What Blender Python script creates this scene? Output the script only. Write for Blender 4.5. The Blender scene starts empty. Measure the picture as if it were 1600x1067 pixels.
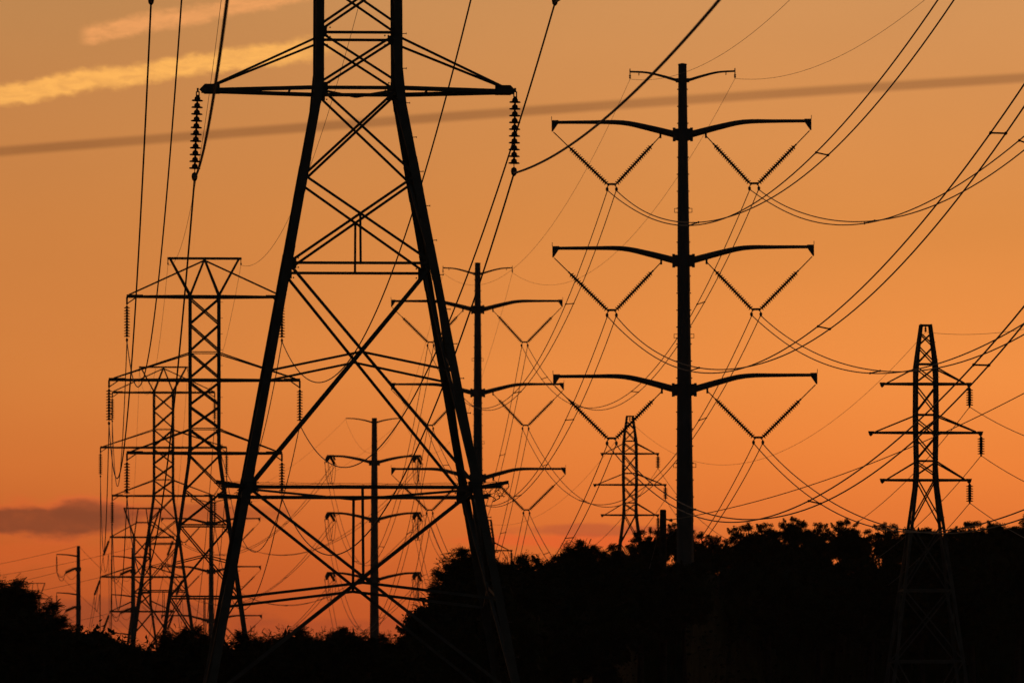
import bpy, bmesh, math, random
from mathutils import Vector, Matrix, noise
from mathutils.geometry import interpolate_bezier
R = math.radians
rng = random.Random(7)
scene = bpy.context.scene
COL = scene.collection

# ------------------------------------------------------------------ camera
# 300 mm lens on a level camera; shift keeps verticals vertical.
FPX = 13333.0          # focal length in pixels of the 1600 px wide photograph
HZ = 1380.0            # row of the eye-level horizon (below the frame)
cam_d = bpy.data.cameras.new("camera"); cam = bpy.data.objects.new("camera", cam_d)
COL.objects.link(cam); scene.camera = cam
cam.location = (0, 0, 0); cam.rotation_euler = (R(90), 0, 0)
cam_d.sensor_width = 36; cam_d.lens = 300
cam_d.shift_x = 0; cam_d.shift_y = (HZ - 533.5) / 1600
cam_d.clip_start = 0.5; cam_d.clip_end = 20000
cam_d.dof.use_dof = True; cam_d.dof.focus_distance = 280; cam_d.dof.aperture_fstop = 5.6

# ------------------------------------------------------------------ view
vs = scene.view_settings
vs.view_transform = 'Standard'; vs.look = 'None'; vs.gamma = 1; vs.exposure = 0
vs.use_curve_mapping = False

def s2l(c):
    c = c / 255.0
    return c / 12.92 if c <= 0.04045 else ((c + 0.055) / 1.055) ** 2.4
def rgb(r, g, b): return (s2l(r), s2l(g), s2l(b), 1)

# ------------------------------------------------------------------ sky
SUN_EL, SUN_AZ = 0.6, 9.0        # degrees; the sun sits just out of frame to the right, on the skyline
world = bpy.data.worlds.new("World"); scene.world = world; world.use_nodes = True
nt = world.node_tree; nt.nodes.clear(); N = nt.nodes; L = nt.links
def node(t, **k):
    n = N.new(t)
    for a, v in k.items(): setattr(n, a, v)
    return n
def inp(s, v):
    if hasattr(v, 'type') and hasattr(v, 'links'): L.new(v, s)
    else: s.default_value = v
def M(op, a, b=0.0, c=0.0, clamp=False):
    n = node('ShaderNodeMath', operation=op, use_clamp=clamp)
    inp(n.inputs[0], a); inp(n.inputs[1], b); inp(n.inputs[2], c)
    return n.outputs[0]
def sstep(x, e0, e1):
    n = node('ShaderNodeMapRange', interpolation_type='SMOOTHSTEP')
    inp(n.inputs[0], x); inp(n.inputs[1], e0); inp(n.inputs[2], e1)
    n.inputs[3].default_value = 0; n.inputs[4].default_value = 1
    return n.outputs[0]
def lerp(x, e0, e1):
    n = node('ShaderNodeMapRange')
    inp(n.inputs[0], x); inp(n.inputs[1], e0); inp(n.inputs[2], e1)
    return n.outputs[0]
def mix(f, a, b, mode='MIX'):
    n = node('ShaderNodeMix', data_type='RGBA', blend_type=mode)
    inp(n.inputs[0], f); inp(n.inputs[6], a); inp(n.inputs[7], b)
    return n.outputs[2]
tc = node('ShaderNodeTexCoord')
sep = node('ShaderNodeSeparateXYZ'); L.new(tc.outputs['Generated'], sep.inputs[0])
dx, dy, dz = sep.outputs
elev = M('MULTIPLY', M('ARCSINE', dz), 180 / math.pi)              # degrees above the horizon
azim = M('MULTIPLY', M('ARCTAN2', dx, dy), 180 / math.pi)          # degrees, + to the right
def sky_ramp(stops):
    r = node('ShaderNodeValToRGB'); r.color_ramp.interpolation = 'B_SPLINE' if False else 'LINEAR'
    L.new(lerp(elev, 0.0, 30.0), r.inputs[0])
    cr = r.color_ramp
    while len(cr.elements) < len(stops): cr.elements.new(0.5)
    for e, (el, c) in zip(cr.elements, stops): e.position = el / 30.0; e.color = rgb(*c)
    return r.outputs[0]
# horizon glow, on the dimmer left and towards the sun
rampL = sky_ramp([(0.0, (150, 62, 34)), (1.8, (188, 84, 38)), (2.2, (200, 93, 38)), (2.8, (213, 115, 51)), (3.4, (214, 127, 60)),
                  (4.4, (207, 130, 66)), (5.9, (190, 134, 80)), (9.0, (168, 128, 88)), (16, (112, 96, 84)), (30, (56, 60, 72))])
rampR = sky_ramp([(0.0, (190, 80, 36)), (1.8, (222, 98, 42)), (2.2, (232, 115, 50)), (2.8, (243, 133, 58)), (3.4, (246, 146, 68)),
                  (4.4, (225, 142, 70)), (5.9, (212, 148, 89)), (9.0, (180, 138, 94)), (16, (120, 102, 88)), (30, (58, 62, 74))])
sepc = M('ABSOLUTE', M('SUBTRACT', azim, 4.0))
glow = mix(sstep(sepc, 1.0, 8.5), rampR, rampL)
# away from the sun the dusk sky is the physical one, almost dark
sky = node('ShaderNodeTexSky', sky_type='NISHITA', sun_disc=False)
sky.sun_elevation = R(SUN_EL); sky.sun_rotation = R(SUN_AZ)
sky.altitude = 50; sky.air_density = 1.3; sky.dust_density = 3.0; sky.ozone_density = 1.5
dusk = mix(1.0, sky.outputs[0], (0.046, 0.040, 0.037, 1), 'MULTIPLY')
away = sstep(M('ABSOLUTE', M('SUBTRACT', azim, 9.0)), 18.0, 75.0)
up = sstep(elev, 14.0, 30.0)
col = mix(M('MAXIMUM', away, up), glow, dusk)

# plane coordinates on the sky ahead (gnomonic): u right, v up, in units of 1/FPX
ysafe = M('MAXIMUM', dy, 0.05)
u = M('MULTIPLY', M('DIVIDE', dx, ysafe), FPX)
v = M('MULTIPLY', M('DIVIDE', dz, ysafe), FPX)
comb = node('ShaderNodeCombineXYZ'); L.new(u, comb.inputs[0]); L.new(v, comb.inputs[1])
def fbm(sx, sy, scale, detail=5, rough=0.55, off=(0, 0, 0)):
    mp = node('ShaderNodeMapping'); mp.inputs['Scale'].default_value = (sx, sy, 1); mp.inputs['Location'].default_value = off
    L.new(comb.outputs[0], mp.inputs[0])
    n = node('ShaderNodeTexNoise'); n.inputs['Scale'].default_value = scale
    n.inputs['Detail'].default_value = detail; n.inputs['Roughness'].default_value = rough
    L.new(mp.outputs[0], n.inputs['Vector']); return n.outputs[0]
# very soft large mottling of the high thin veil
veil = fbm(1, 2.2, 0.0022, 3)
col = mix(1.0, col, mix(veil, (0.95, 0.95, 0.955, 1), (1.05, 1.05, 1.04, 1)), 'MULTIPLY')
U = lambda px: px - 800.0
V = lambda py: HZ - py
def streak(x0, y0, x1, y1, half, soft, nz_amt, fx0, fx1, fx2, fx3, seed, bow=0.0):
    """a straight cloud trail through two sky directions, ragged edges, faded along its length"""
    sl = (V(y1) - V(y0)) / (U(x1) - U(x0))
    line = M('ADD', M('MULTIPLY', u, sl), V(y0) - sl * U(x0))
    if bow:
        q = M('MULTIPLY', M('SUBTRACT', u, U(x0)), M('SUBTRACT', u, U(x1)))
        line = M('ADD', line, M('MULTIPLY', q, bow))
    d = M('SUBTRACT', v, line)
    if nz_amt:
        n1 = fbm(1, 1.6, 0.035, 6, 0.62, (seed, 0, 0)); n2 = fbm(1, 1, 0.009, 4, 0.5, (seed, 9, 0))
        d = M('ADD', d, M('MULTIPLY', M('SUBTRACT', n1, 0.5), nz_amt))
        d = M('ADD', d, M('MULTIPLY', M('SUBTRACT', n2, 0.5), nz_amt * 0.9))
    m = M('SUBTRACT', 1.0, sstep(M('ABSOLUTE', d), half - soft, half + soft))
    m = M('MULTIPLY', m, sstep(u, U(fx0), U(fx1)))
    return M('MULTIPLY', m, M('SUBTRACT', 1.0, sstep(u, U(fx2), U(fx3))))
front = sstep(dy, 0.2, 0.4)
def lay(col, m, c, amt=1.0, mode='MIX'):
    return mix(M('MULTIPLY', M('MULTIPLY', m, front), amt), col, c, mode)
# shadow of a high trail: a long soft dark band
band = streak(0, 237, 1600, 122, 7.2, 4.5, 0, -9000, -7000, 7000, 9000, 1, bow=-0.000006)
bandn = M('MULTIPLY', band, M('ADD', 0.72, M('MULTIPLY', fbm(1, 3, 0.006, 4, .5, (7, 7, 0)), 0.5)), 0, True)
col = lay(col, bandn, (0.65, 0.64, 0.68, 1), 1.0, 'MULTIPLY')
# two sunlit trails at the upper left
rotm = node('ShaderNodeMapping'); rotm.inputs['Rotation'].default_value = (0, 0, R(38)); rotm.inputs['Scale'].default_value = (.3, 1, 1)
L.new(comb.outputs[0], rotm.inputs[0])
tn1 = node('ShaderNodeTexNoise'); tn1.inputs['Scale'].default_value = 0.085; tn1.inputs['Detail'].default_value = 8; tn1.inputs['Roughness'].default_value = 0.68
tn1.inputs['Distortion'].default_value = 0.6; L.new(rotm.outputs[0], tn1.inputs['Vector'])
tex = sstep(tn1.outputs[0], 0.25, 0.75)
t1 = streak(0, 150, 500, 74, 15, 7.5, 24, -4000, -2600, 440, 560, 11, bow=-0.00004)
col = lay(col, M('MULTIPLY', t1, M('ADD', 0.62, M('MULTIPLY', tex, 0.5)), 0, True), rgb(255, 182, 92), 1.0)
t2 = streak(130, 56, 430, -2, 13, 8, 24, 118, 146, 900, 1500, 23)
col = lay(col, M('MULTIPLY', t2, M('ADD', 0.45, M('MULTIPLY', tex, 0.55)), 0, True), rgb(247, 166, 98), 0.9)
# low cloud bars near the skyline
def bar(cx, cy, hw, hh, seed, amt):
    n1 = fbm(1, 2.2, 0.012, 6, 0.6, (seed, 4, 0))
    a = M('DIVIDE', M('SUBTRACT', u, U(cx)), hw); b = M('DIVIDE', M('SUBTRACT', v, V(cy)), hh)
    r = M('SQRT', M('ADD', M('MULTIPLY', a, a), M('MULTIPLY', b, b)))
    r = M('ADD', r, M('MULTIPLY', M('SUBTRACT', n1, 0.5), 1.5))
    n2 = fbm(1, 1.8, 0.03, 6, 0.65, (seed, 12, 0))
    return M('MULTIPLY', M('MULTIPLY', M('SUBTRACT', 1.0, sstep(r, 0.55, 1.15)), M('ADD', 0.62, M('MULTIPLY', n2, 0.72)), 0, True), amt)
col = lay(col, bar(-60, 868, 420, 26, 8, 0.5), rgb(216, 98, 42))
col = lay(col, bar(128, 794, 70, 26, 6, 1.0), rgb(226, 104, 54), 0.6)
col = lay(col, bar(75, 812, 178, 37, 2, 1.0), rgb(222, 98, 48), 0.55)
col = lay(col, bar(128, 799, 62, 21, 6, 1.0), rgb(146, 74, 44), 0.85)
col = lay(col, bar(75, 815, 165, 27, 2, 1.0), rgb(140, 71, 42), 0.93)
col = lay(col, bar(330, 800, 130, 16, 5, 0.8), rgb(168, 78, 42), 0.75)
col = lay(col, bar(930, 845, 220, 13, 17, 0.7), rgb(238, 98, 46))
col = lay(col, bar(950, 828, 150, 11, 13, 0.9), rgb(196, 92, 52), 0.85)
col = lay(col, bar(60, 960, 360, 28, 21, 0.7), rgb(150, 70, 42), 0.8)
col = lay(col, bar(640, 985, 330, 22, 31, 0.7), rgb(172, 74, 42), 0.7)
bg = node('ShaderNodeBackground'); L.new(col, bg.inputs[0]); bg.inputs[1].default_value = 1.04
out = node('ShaderNodeOutputWorld'); L.new(bg.outputs[0], out.inputs[0])

# ------------------------------------------------------------------ sun: setting, very weak, behind the scene
sd = bpy.data.lights.new("sun", 'SUN'); sd.energy = 0.04; sd.angle = R(0.6); sd.color = (1.0, 0.42, 0.16)
so = bpy.data.objects.new("sun", sd); COL.objects.link(so)
sv = Vector((math.sin(R(SUN_AZ)) * math.cos(R(SUN_EL)), math.cos(R(SUN_AZ)) * math.cos(R(SUN_EL)), math.sin(R(SUN_EL))))
so.rotation_euler = sv.to_track_quat('Z', 'Y').to_euler()

# ------------------------------------------------------------------ materials
def material(name, c, rough=0.6, metal=0.0, var=0.25, scale=3.0, bump=0.0, spec=0.3):
    m = bpy.data.materials.new(name); m.use_nodes = True; t = m.node_tree; b = t.nodes['Principled BSDF']
    g = t.nodes.new('ShaderNodeTexCoord'); n = t.nodes.new('ShaderNodeTexNoise')
    n.inputs['Scale'].default_value = scale; n.inputs['Detail'].default_value = 5
    t.links.new(g.outputs['Object'], n.inputs['Vector'])
    r = t.nodes.new('ShaderNodeValToRGB'); r.color_ramp.elements[0].position = .3; r.color_ramp.elements[1].position = .7
    r.color_ramp.elements[0].color = tuple(x * (1 - var) for x in c) + (1,)
    r.color_ramp.elements[1].color = tuple(min(1, x * (1 + var)) for x in c) + (1,)
    t.links.new(n.outputs[0], r.inputs[0]); t.links.new(r.outputs[0], b.inputs['Base Color'])
    b.inputs['Roughness'].default_value = rough; b.inputs['Metallic'].default_value = metal
    b.inputs['Specular IOR Level'].default_value = spec
    if bump:
        bp = t.nodes.new('ShaderNodeBump'); bp.inputs['Strength'].default_value = bump
        t.links.new(n.outputs[0], bp.inputs['Height']); t.links.new(bp.outputs[0], b.inputs['Normal'])
    return m
GALV = material('weathered_galvanised_steel', (0.16, 0.16, 0.15), 0.7, 0.0, .3, 1.5)
DULL = material('dulled_steel', (0.11, 0.105, 0.10), 0.75, 0.0, .3, 1.5)
POLE = material('painted_steel_pole', (0.15, 0.16, 0.175), 0.6, 0.0, .18, .8)
PORC = material('brown_porcelain', (0.05, 0.03, 0.022), 0.35, 0, .2, 6)
WIRE = material('aluminium_conductor', (0.34, 0.34, 0.34), 0.7, 0.0, .15, 3)
WOOD = material('creosoted_wood', (0.07, 0.05, 0.038), 0.85, 0, .35, 5, .3)
BARK = material('bark', (0.06, 0.048, 0.038), 0.9, 0, .3, 6, .4)
LEAFM = [material('leaves_' + n, c, 0.75, 0, .35, 1.2, spec=0.15) for n, c in
         (('dark', (0.035, 0.05, 0.022)), ('olive', (0.045, 0.052, 0.02)), ('deep', (0.028, 0.042, 0.02)))]
GROUND = material('rough_grass_ground', (0.05, 0.055, 0.03), 0.95, 0, .4, .4, .4)

# ------------------------------------------------------------------ mesh helpers
class MB:
    def __init__(s): s.v = []; s.f = []
    def add(s, vs_, fs):
        o = len(s.v); s.v += [tuple(p) for p in vs_]; s.f += [tuple(i + o for i in f) for f in fs]; return s
    def box(s, lo, hi):
        x0, y0, z0 = lo; x1, y1, z1 = hi
        return s.add([(x0,y0,z0),(x1,y0,z0),(x1,y1,z0),(x0,y1,z0),(x0,y0,z1),(x1,y0,z1),(x1,y1,z1),(x0,y1,z1)],
                     [(0,3,2,1),(4,5,6,7),(0,1,5,4),(1,2,6,5),(2,3,7,6),(3,0,4,7)])
    def prism(s, a, b, prof, ref):
        """sweep a 2-D profile from a to b; profile x along ref (made square to the axis)"""
        a = Vector(a); b = Vector(b); d = (b - a).normalized(); r = Vector(ref); r = (r - d * r.dot(d))
        if r.length < 1e-4: r = d.orthogonal()
        r.normalize(); w = d.cross(r); n = len(prof)
        vv = [a + r * p + w * q for p, q in prof] + [b + r * p + w * q for p, q in prof]
        return s.add(vv, [(i, (i + 1) % n, (i + 1) % n + n, i + n) for i in range(n)] + [tuple(range(n))[::-1], tuple(range(n, 2 * n))])
    def angle(s, a, b, w, ref, t=None):
        t = t or max(.012, w * .14); h = w / 2
        return s.prism(a, b, [(-h,-h),(h,-h),(h,-h+t),(-h+t,-h+t),(-h+t,h),(-h,h)], ref)
    def bar(s, a, b, w, h, ref=(0, 0, 1)):
        return s.prism(a, b, [(-w/2,-h/2),(w/2,-h/2),(w/2,h/2),(-w/2,h/2)], ref)
    def tube(s, pts, rad, n=6, cap=True):
        pts = [Vector(p) for p in pts]; o = len(s.v); m = len(pts)
        rr = rad if isinstance(rad, (list, tuple)) else [rad] * m
        prev = None
        for i, p in enumerate(pts):
            d = (pts[min(i + 1, m - 1)] - pts[max(i - 1, 0)]).normalized()
            r = (prev - d * prev.dot(d)) if prev is not None else (Vector((0, 0, 1)) - d * d.z)
            if r.length < 1e-3: r = Vector((1, 0, 0)) - d * d.x
            r.normalize(); prev = r; w = d.cross(r)
            for k in range(n):
                a = 2 * math.pi * (k + .5) / n
                s.v.append(tuple(p + (r * math.cos(a) + w * math.sin(a)) * rr[i]))
        for i in range(m - 1):
            for k in range(n):
                k2 = (k + 1) % n
                s.f.append((o + i*n + k, o + i*n + k2, o + (i+1)*n + k2, o + (i+1)*n + k))
        if cap:
            s.f.append(tuple(o + k for k in range(n))[::-1]); s.f.append(tuple(o + (m-1)*n + k for k in range(n)))
        return s
    def lathe(s, a, d, prof, n=10):
        """prof: (radius, distance along d from a)"""
        a = Vector(a); d = Vector(d).normalized(); r = d.orthogonal().normalized(); w = d.cross(r); o = len(s.v)
        for rad, h in prof:
            for k in range(n):
                t = 2 * math.pi * k / n; s.v.append(tuple(a + d * h + (r * math.cos(t) + w * math.sin(t)) * rad))
        for i in range(len(prof) - 1):
            for k in range(n):
                k2 = (k + 1) % n; s.f.append((o+i*n+k, o+i*n+k2, o+(i+1)*n+k2, o+(i+1)*n+k))
        s.f.append(tuple(o + k for k in range(n))[::-1]); s.f.append(tuple(o + (len(prof)-1)*n + k for k in range(n)))
        return s
    def mesh(s, name, mat):
        me = bpy.data.meshes.new(name); me.from_pydata(s.v, [], s.f); me.materials.append(mat); return me
def obj(name, mb, mat, parent=None, loc=None):
    me = mb if isinstance(mb, bpy.types.Mesh) else mb.mesh(name, mat)
    o = bpy.data.objects.new(name, me); COL.objects.link(o); o.parent = parent
    if loc is not None: o.location = loc
    return o
def tag(o, label=None, cat=None, group=None, kind=None):
    if label: o['label'] = label
    if cat: o['category'] = cat
    if group: o['group'] = group
    if kind: o['kind'] = kind
    return o
def empty(name, loc=(0, 0, 0), parent=None, rot=(0, 0, 0)):
    o = bpy.data.objects.new(name, None); COL.objects.link(o); o.location = loc; o.rotation_euler = rot
    o.empty_display_size = .3; o.parent = parent; return o
def kids(o): return KIDS.get(o.name, [])
def copy_tree(o, parent=None):
    c = o.copy(); COL.objects.link(c); c.parent = parent
    for ch in o.children: copy_tree(ch, c)
    return c
def at(px, py, D): return Vector(((px - 800) * D / FPX, D, (HZ - py) * D / FPX))
def mpx(D): return D / FPX

# ------------------------------------------------------------------ terrain
TZ = [(-3000, -1.7), (240, -1.7), (400, 3.0), (454, 4.0), (650, 9.5), (700, 10.5), (960, 14), (1126, 15), (1500, 19), (2000, 34), (3000, 60), (9000, 70)]
def ground_z(x, y):
    for (a, za), (b, zb) in zip(TZ, TZ[1:]):
        if a <= y <= b:
            t = (y - a) / (b - a); return za + (zb - za) * t
    return TZ[-1][1]
ys = list(range(-1500, 0, 150)) + list(range(0, 1600, 20)) + list(range(1600, 8200, 200))
xs = list(range(-4000, -200, 200)) + list(range(-200, 201, 10)) + list(range(400, 4001, 200))
g = MB()
for y in ys:
    for x in xs: g.v.append((x, y, ground_z(x, y) - .05 + .15 * noise.noise(Vector((x * .07, y * .07, 0)))))
nx = len(xs)
for j in range(len(ys) - 1):
    for i in range(nx - 1): g.f.append((j*nx+i, j*nx+i+1, (j+1)*nx+i+1, (j+1)*nx+i))
tag(obj('ground', g, GROUND), kind='structure')

# ------------------------------------------------------------------ lattice tower kit
def section(levels, z):
    for (z0, h0), (z1, h1) in zip(levels, levels[1:]):
        if z0 <= z <= z1: return h0 + (h1 - h0) * (z - z0) / (z1 - z0)
    return levels[-1][1] if z > levels[-1][0] else levels[0][1]
def corner(levels, z, sx, sy):
    h = section(levels, z); return Vector((sx * h, sy * h, z))
FACES = [((-1,-1),(1,-1)), ((-1,1),(1,1)), ((-1,-1),(-1,1)), ((1,-1),(1,1))]
def member(name, parent, a, b, w, ref, mat=None):
    return obj(name, MB().angle(a, b, w, ref), mat or GALV, parent)
def legs(parent, levels, w, mat=None):
    for sx in (-1, 1):
        for sy in (-1, 1):
            m = MB()
            for (z0, h0), (z1, h1) in zip(levels, levels[1:]):
                wd = w if not callable(w) else w(z0)
                m.angle((sx*h0, sy*h0, z0), (sx*h1, sy*h1, z1 + .02), wd, (-sx, 0, 0) if sx*sy > 0 else (0, -sy, 0))
                # splice plate with bolts at each joint
                if 0 < z0:
                    m.angle(corner(levels, max(levels[0][0], z0 - .45), sx, sy)*1.0, corner(levels, z0 + .45, sx, sy), wd * 1.06, (-sx, 0, 0) if sx*sy > 0 else (0, -sy, 0))
            obj('leg', m, mat or GALV, parent)
def xpanel(parent, levels, z0, z1, w, mat=None, faces=FACES):
    for k, (c0, c1) in enumerate(faces):
        inset = 0.0
        ref = (0, 1, 0) if c0[1] == c1[1] else (1, 0, 0)
        off = Vector(ref) * (-.5 * w) * (c0[1] if c0[1] == c1[1] else c0[0])
        a0, a1 = corner(levels, z0, *c0), corner(levels, z0, *c1)
        b0, b1 = corner(levels, z1, *c0), corner(levels, z1, *c1)
        member('brace', parent, a0 + off, b1 + off, w, ref, mat)
        member('brace', parent, a1 - off * .3, b0 - off * .3, w, ref, mat)
def ring(parent, levels, z, w, mat=None, name='horizontal_strut', faces=FACES):
    for c0, c1 in faces:
        ref = (0, 1, 0) if c0[1] == c1[1] else (1, 0, 0)
        member(name, parent, corner(levels, z, *c0), corner(levels, z, *c1), w, ref, mat)
def kpanel(parent, levels, zx, zl, w, mat=None):
    """struts from the crossing of the X at zx out and down to the legs at zl"""
    for c0, c1 in FACES:
        ref = (0, 1, 0) if c0[1] == c1[1] else (1, 0, 0)
        m = (corner(levels, zx, *c0) + corner(levels, zx, *c1)) / 2
        for c in (c0, c1): member('brace', parent, m, corner(levels, zl, *c), w, ref, mat)
def hangers(parent, levels, zt, zb, w, mat=None):
    for c0, c1 in FACES:
        ref = (0, 1, 0) if c0[1] == c1[1] else (1, 0, 0)
        a = (corner(levels, zt, *c0) + corner(levels, zt, *c1)) / 2; b = (corner(levels, zb, *c0) + corner(levels, zb, *c1)) / 2
        member('hanger', parent, a, b, w, ref, mat)
def crossarm(parent, levels, side, z, half, ztie, wc, wt, mat=None, tie_z_end=.12, box=True):
    """a pair of chords meeting at the tip, two ties down from the body, lacing and a tip plate"""
    mat = mat or GALV
    arm = empty('crossarm', (0, 0, 0), parent); tip = Vector((side * half, 0, z))
    for sy in (-1, 1):
        a = corner(levels, z, side, sy); e = tip + Vector((0, sy * .07, 0))
        obj('chord', MB().angle(a, e, wc, (0, -sy, 0)), mat, arm)
        obj('tie', MB().angle(corner(levels, ztie, side, sy), e + Vector((-side * .25, 0, tie_z_end)), wt, (0, -sy, 0)), mat, arm)
    n = 4
    for k in range(1, n):
        t0 = k / n
        p = corner(levels, z, side, -1).lerp(tip, t0); q = corner(levels, z, side, 1).lerp(tip, t0)
        obj('lacing_bar', MB().angle(p, q, wt * .8, (0, 0, 1)), mat, arm)
    pl = MB()
    s = side; x = tip.x; w = .3
    pr = [(x + s*.07, z + .03), (x - s*.07, z + .17), (x - s*.46, z + .17), (x - s*.46, z - .08), (x - s*.06, z - .08)]
    vv = [(p, -.1, q) for p, q in pr] + [(p, .1, q) for p, q in pr]; k = len(pr)
    pl.add(vv, [(i, (i+1) % k, (i+1) % k + k, i + k) for i in range(k)] + [tuple(range(k)), tuple(range(k, 2*k))[::-1]])
    if box: obj('tip_plate', pl, mat, arm)
    return arm
DISC = [(.012, -.176), (.06, -.172), (.145, -.164), (.152, -.148), (.135, -.132), (.08, -.122), (.078, -.085), (.06, -.05), (.032, -.035), (.024, 0)]
DISC_SMALL = [(.03, -.146), (.12, -.135), (.13, -.105), (.062, -.085), (.045, -.03), (.03, 0)]
disc_mesh = MB().lathe((0, 0, 0), (0, 0, 1), DISC, 14).mesh('insulator_disc', PORC)
for p in disc_mesh.polygons: p.use_smooth = True
def clamp_mb(mb, p, s=1.0):
    p = Vector(p)
    mb.lathe(p + Vector((0, 0, .04*s)), (0, 0, -1), [(.03*s, 0), (.07*s, .03*s), (.085*s, .1*s), (.07*s, .19*s), (.03*s, .24*s)], 8)
    mb.tube([p + Vector((0, -.22*s, -.10*s)), p + Vector((0, 0, -.12*s)), p + Vector((0, .22*s, -.10*s))], [.02*s, .045*s, .02*s], 6)
def big_string(parent, top, bottom, n):
    """suspension string seen close: every bell-shaped disc its own piece"""
    top = Vector(top); bottom = Vector(bottom); s = empty('insulator_string', top, parent); d = bottom - top
    m = MB()
    m.tube([(0, 0, .05), (0, 0, -.06)], .03, 6)
    m.bar((-.035, 0, -.04), (-.035, 0, -.22), .03, .05, (1, 0, 0)); m.bar((.035, 0, -.04), (.035, 0, -.22), .03, .05, (1, 0, 0))
    m.tube([(0, 0, -.2), Vector((0, 0, -.2)).lerp(d, .98)], .014, 6)
    obj('ball_link', m, GALV, s)
    q = d.to_track_quat('-Z', 'Y').to_euler(); pitch = .176
    ln = d.length; start = ln - n * pitch - .12
    for k in range(n):
        o = obj('insulator_disc', disc_mesh, PORC, s, d.normalized() * (start + k * pitch)); o.rotation_euler = q
    c = MB(); clamp_mb(c, d, .95); obj('conductor_clamp', c, GALV, s)
    return s
def string_mesh(a, b, n, pitch=.146, r=1.0, sides=8, gap_end=.12, rod=.018):
    """joined discs between a and b (b is the live end)"""
    a = Vector(a); b = Vector(b); d = (b - a); ln = d.length; d.normalize(); m = MB()
    m.tube([a, b], rod, 5)
    st = ln - gap_end - n * pitch
    for k in range(n):
        m.lathe(a + d * (st + k * pitch), d, [(rr * r, -h) for rr, h in DISC_SMALL[::-1]], sides)
    return m

# ------------------------------------------------------------------ nearest lattice tower (T1)
D1 = 222.0; s1 = mpx(D1); X1 = (560 - 800) * s1; G1 = -1.7
def z1(py): return (HZ - py) * s1 - G1
T1 = empty('lattice_tower', (X1, D1, G1), None, (0, R(-.05), R(3.3)))
tag(T1, 'nearest and largest lattice tower of dark angle steel, its top cut off by the frame', 'lattice tower', 'double circuit lattice towers on the left line')
lv1 = [(0.0, 5.05), (z1(1095), (61 + (1095-140)*.1844)*s1), (z1(769), (61 + (769-140)*.1844)*s1), (z1(419), (61 + (419-140)*.1844)*s1),
       (z1(281), (61 + (281-140)*.1844)*s1), (z1(141), 1.02), (z1(-132), 1.0), (z1(-430), .98), (z1(-431), .97)]
legs(T1, lv1, lambda z: .215)
B1 = .068
zA, zB, zC, zD_, zE = z1(1095), z1(769), z1(419), z1(281), z1(143)
xpanel(T1, lv1, .3, zA, .085)
xpanel(T1, lv1, zA, zB, .08); kpanel(T1, lv1, z1(917), z1(942), .072); hangers(T1, lv1, zB, z1(917), .07); ring(T1, lv1, zA, .09)
ring(T1, lv1, zB, .09)
xpanel(T1, lv1, zB, zC, .08); kpanel(T1, lv1, z1(558), z1(588), .06)
ring(T1, lv1, zC, .07); xpanel(T1, lv1, zC, zD_, B1); hangers(T1, lv1, z1(340), zC, .06)
xpanel(T1, lv1, zD_, zE, B1)
ring(T1, lv1, zE, .09)
for a, b in ((135, 57), (45, -38), (-46, -128), (-138, -225), (-232, -325), (-332, -424)):
    xpanel(T1, lv1, z1(a), z1(b), .064)
for yy in (57, -42, -132, -228, -330, -430): ring(T1, lv1, z1(yy), .07)
# plan bracing seen from below at the climbing guard and at the lower arm
for zz in (zB, zE):
    for sy in (-1, 1):
        for sx in (-1, 1):
            member('plan_brace', T1, corner(lv1, zz, sx, sy) + Vector((0, 0, -.05)), Vector((0, section(lv1, zz), zz - .05)) if sy < 0 else Vector((sx*section(lv1, zz), 0, zz - .05)), .06, (0, 0, 1))
ARM1 = {}
for side in (-1, 1):
    crossarm(T1, lv1, side, zE, 243*s1, z1(63), .11, .06)
    crossarm(T1, lv1, side, z1(-132), 310*s1, z1(-228), .11, .06)
    crossarm(T1, lv1, side, z1(-430), 243*s1, z1(-545), .11, .06)
# peak: twin V and A frame with the top bar that carries the two earth wires
ptop = z1(-560)
for sy in (-1, 1):
    member('peak_bar', T1, (-2.35, sy*.25, ptop), (2.35, sy*.25, ptop), .1, (0, 1, 0))
    for sx in (-1, 1):
        member('peak_strut', T1, corner(lv1, z1(-430), sx, sy), (sx*2.35, sy*.25, ptop), .1, (0, 1, 0))
        member('peak_strut', T1, corner(lv1, z1(-430), sx, sy), (0, sy*.25, ptop), .1, (0, 1, 0))
def loc1(px, py, dy=0.0):       # tower-local point for a row/column of the tower's own plane
    w = at(px, py, D1 + dy); return T1m.inverted() @ w
T1m = Matrix.Translation(T1.location) @ T1.rotation_euler.to_matrix().to_4x4()
clamps1 = {}
for key, (tx, ty, bx, by, n) in {'BL': (309, 141, 304, 272, 11), 'BR': (805, 141, 803, 264, 10),
                                'ML': (246, -130, 236, -3, 11), 'MR': (872, -130, 867, -2, 11),
                                'TL': (312, -428, 303, -305, 11), 'TR': (806, -428, 803, -300, 11)}.items():
    big_string(T1, loc1(tx, ty), loc1(bx, by), n); clamps1[key] = at(bx, by + 7, D1)
clamps1['EL'] = at(404, -552, D1); clamps1['ER'] = at(690, -552, D1)
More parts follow.
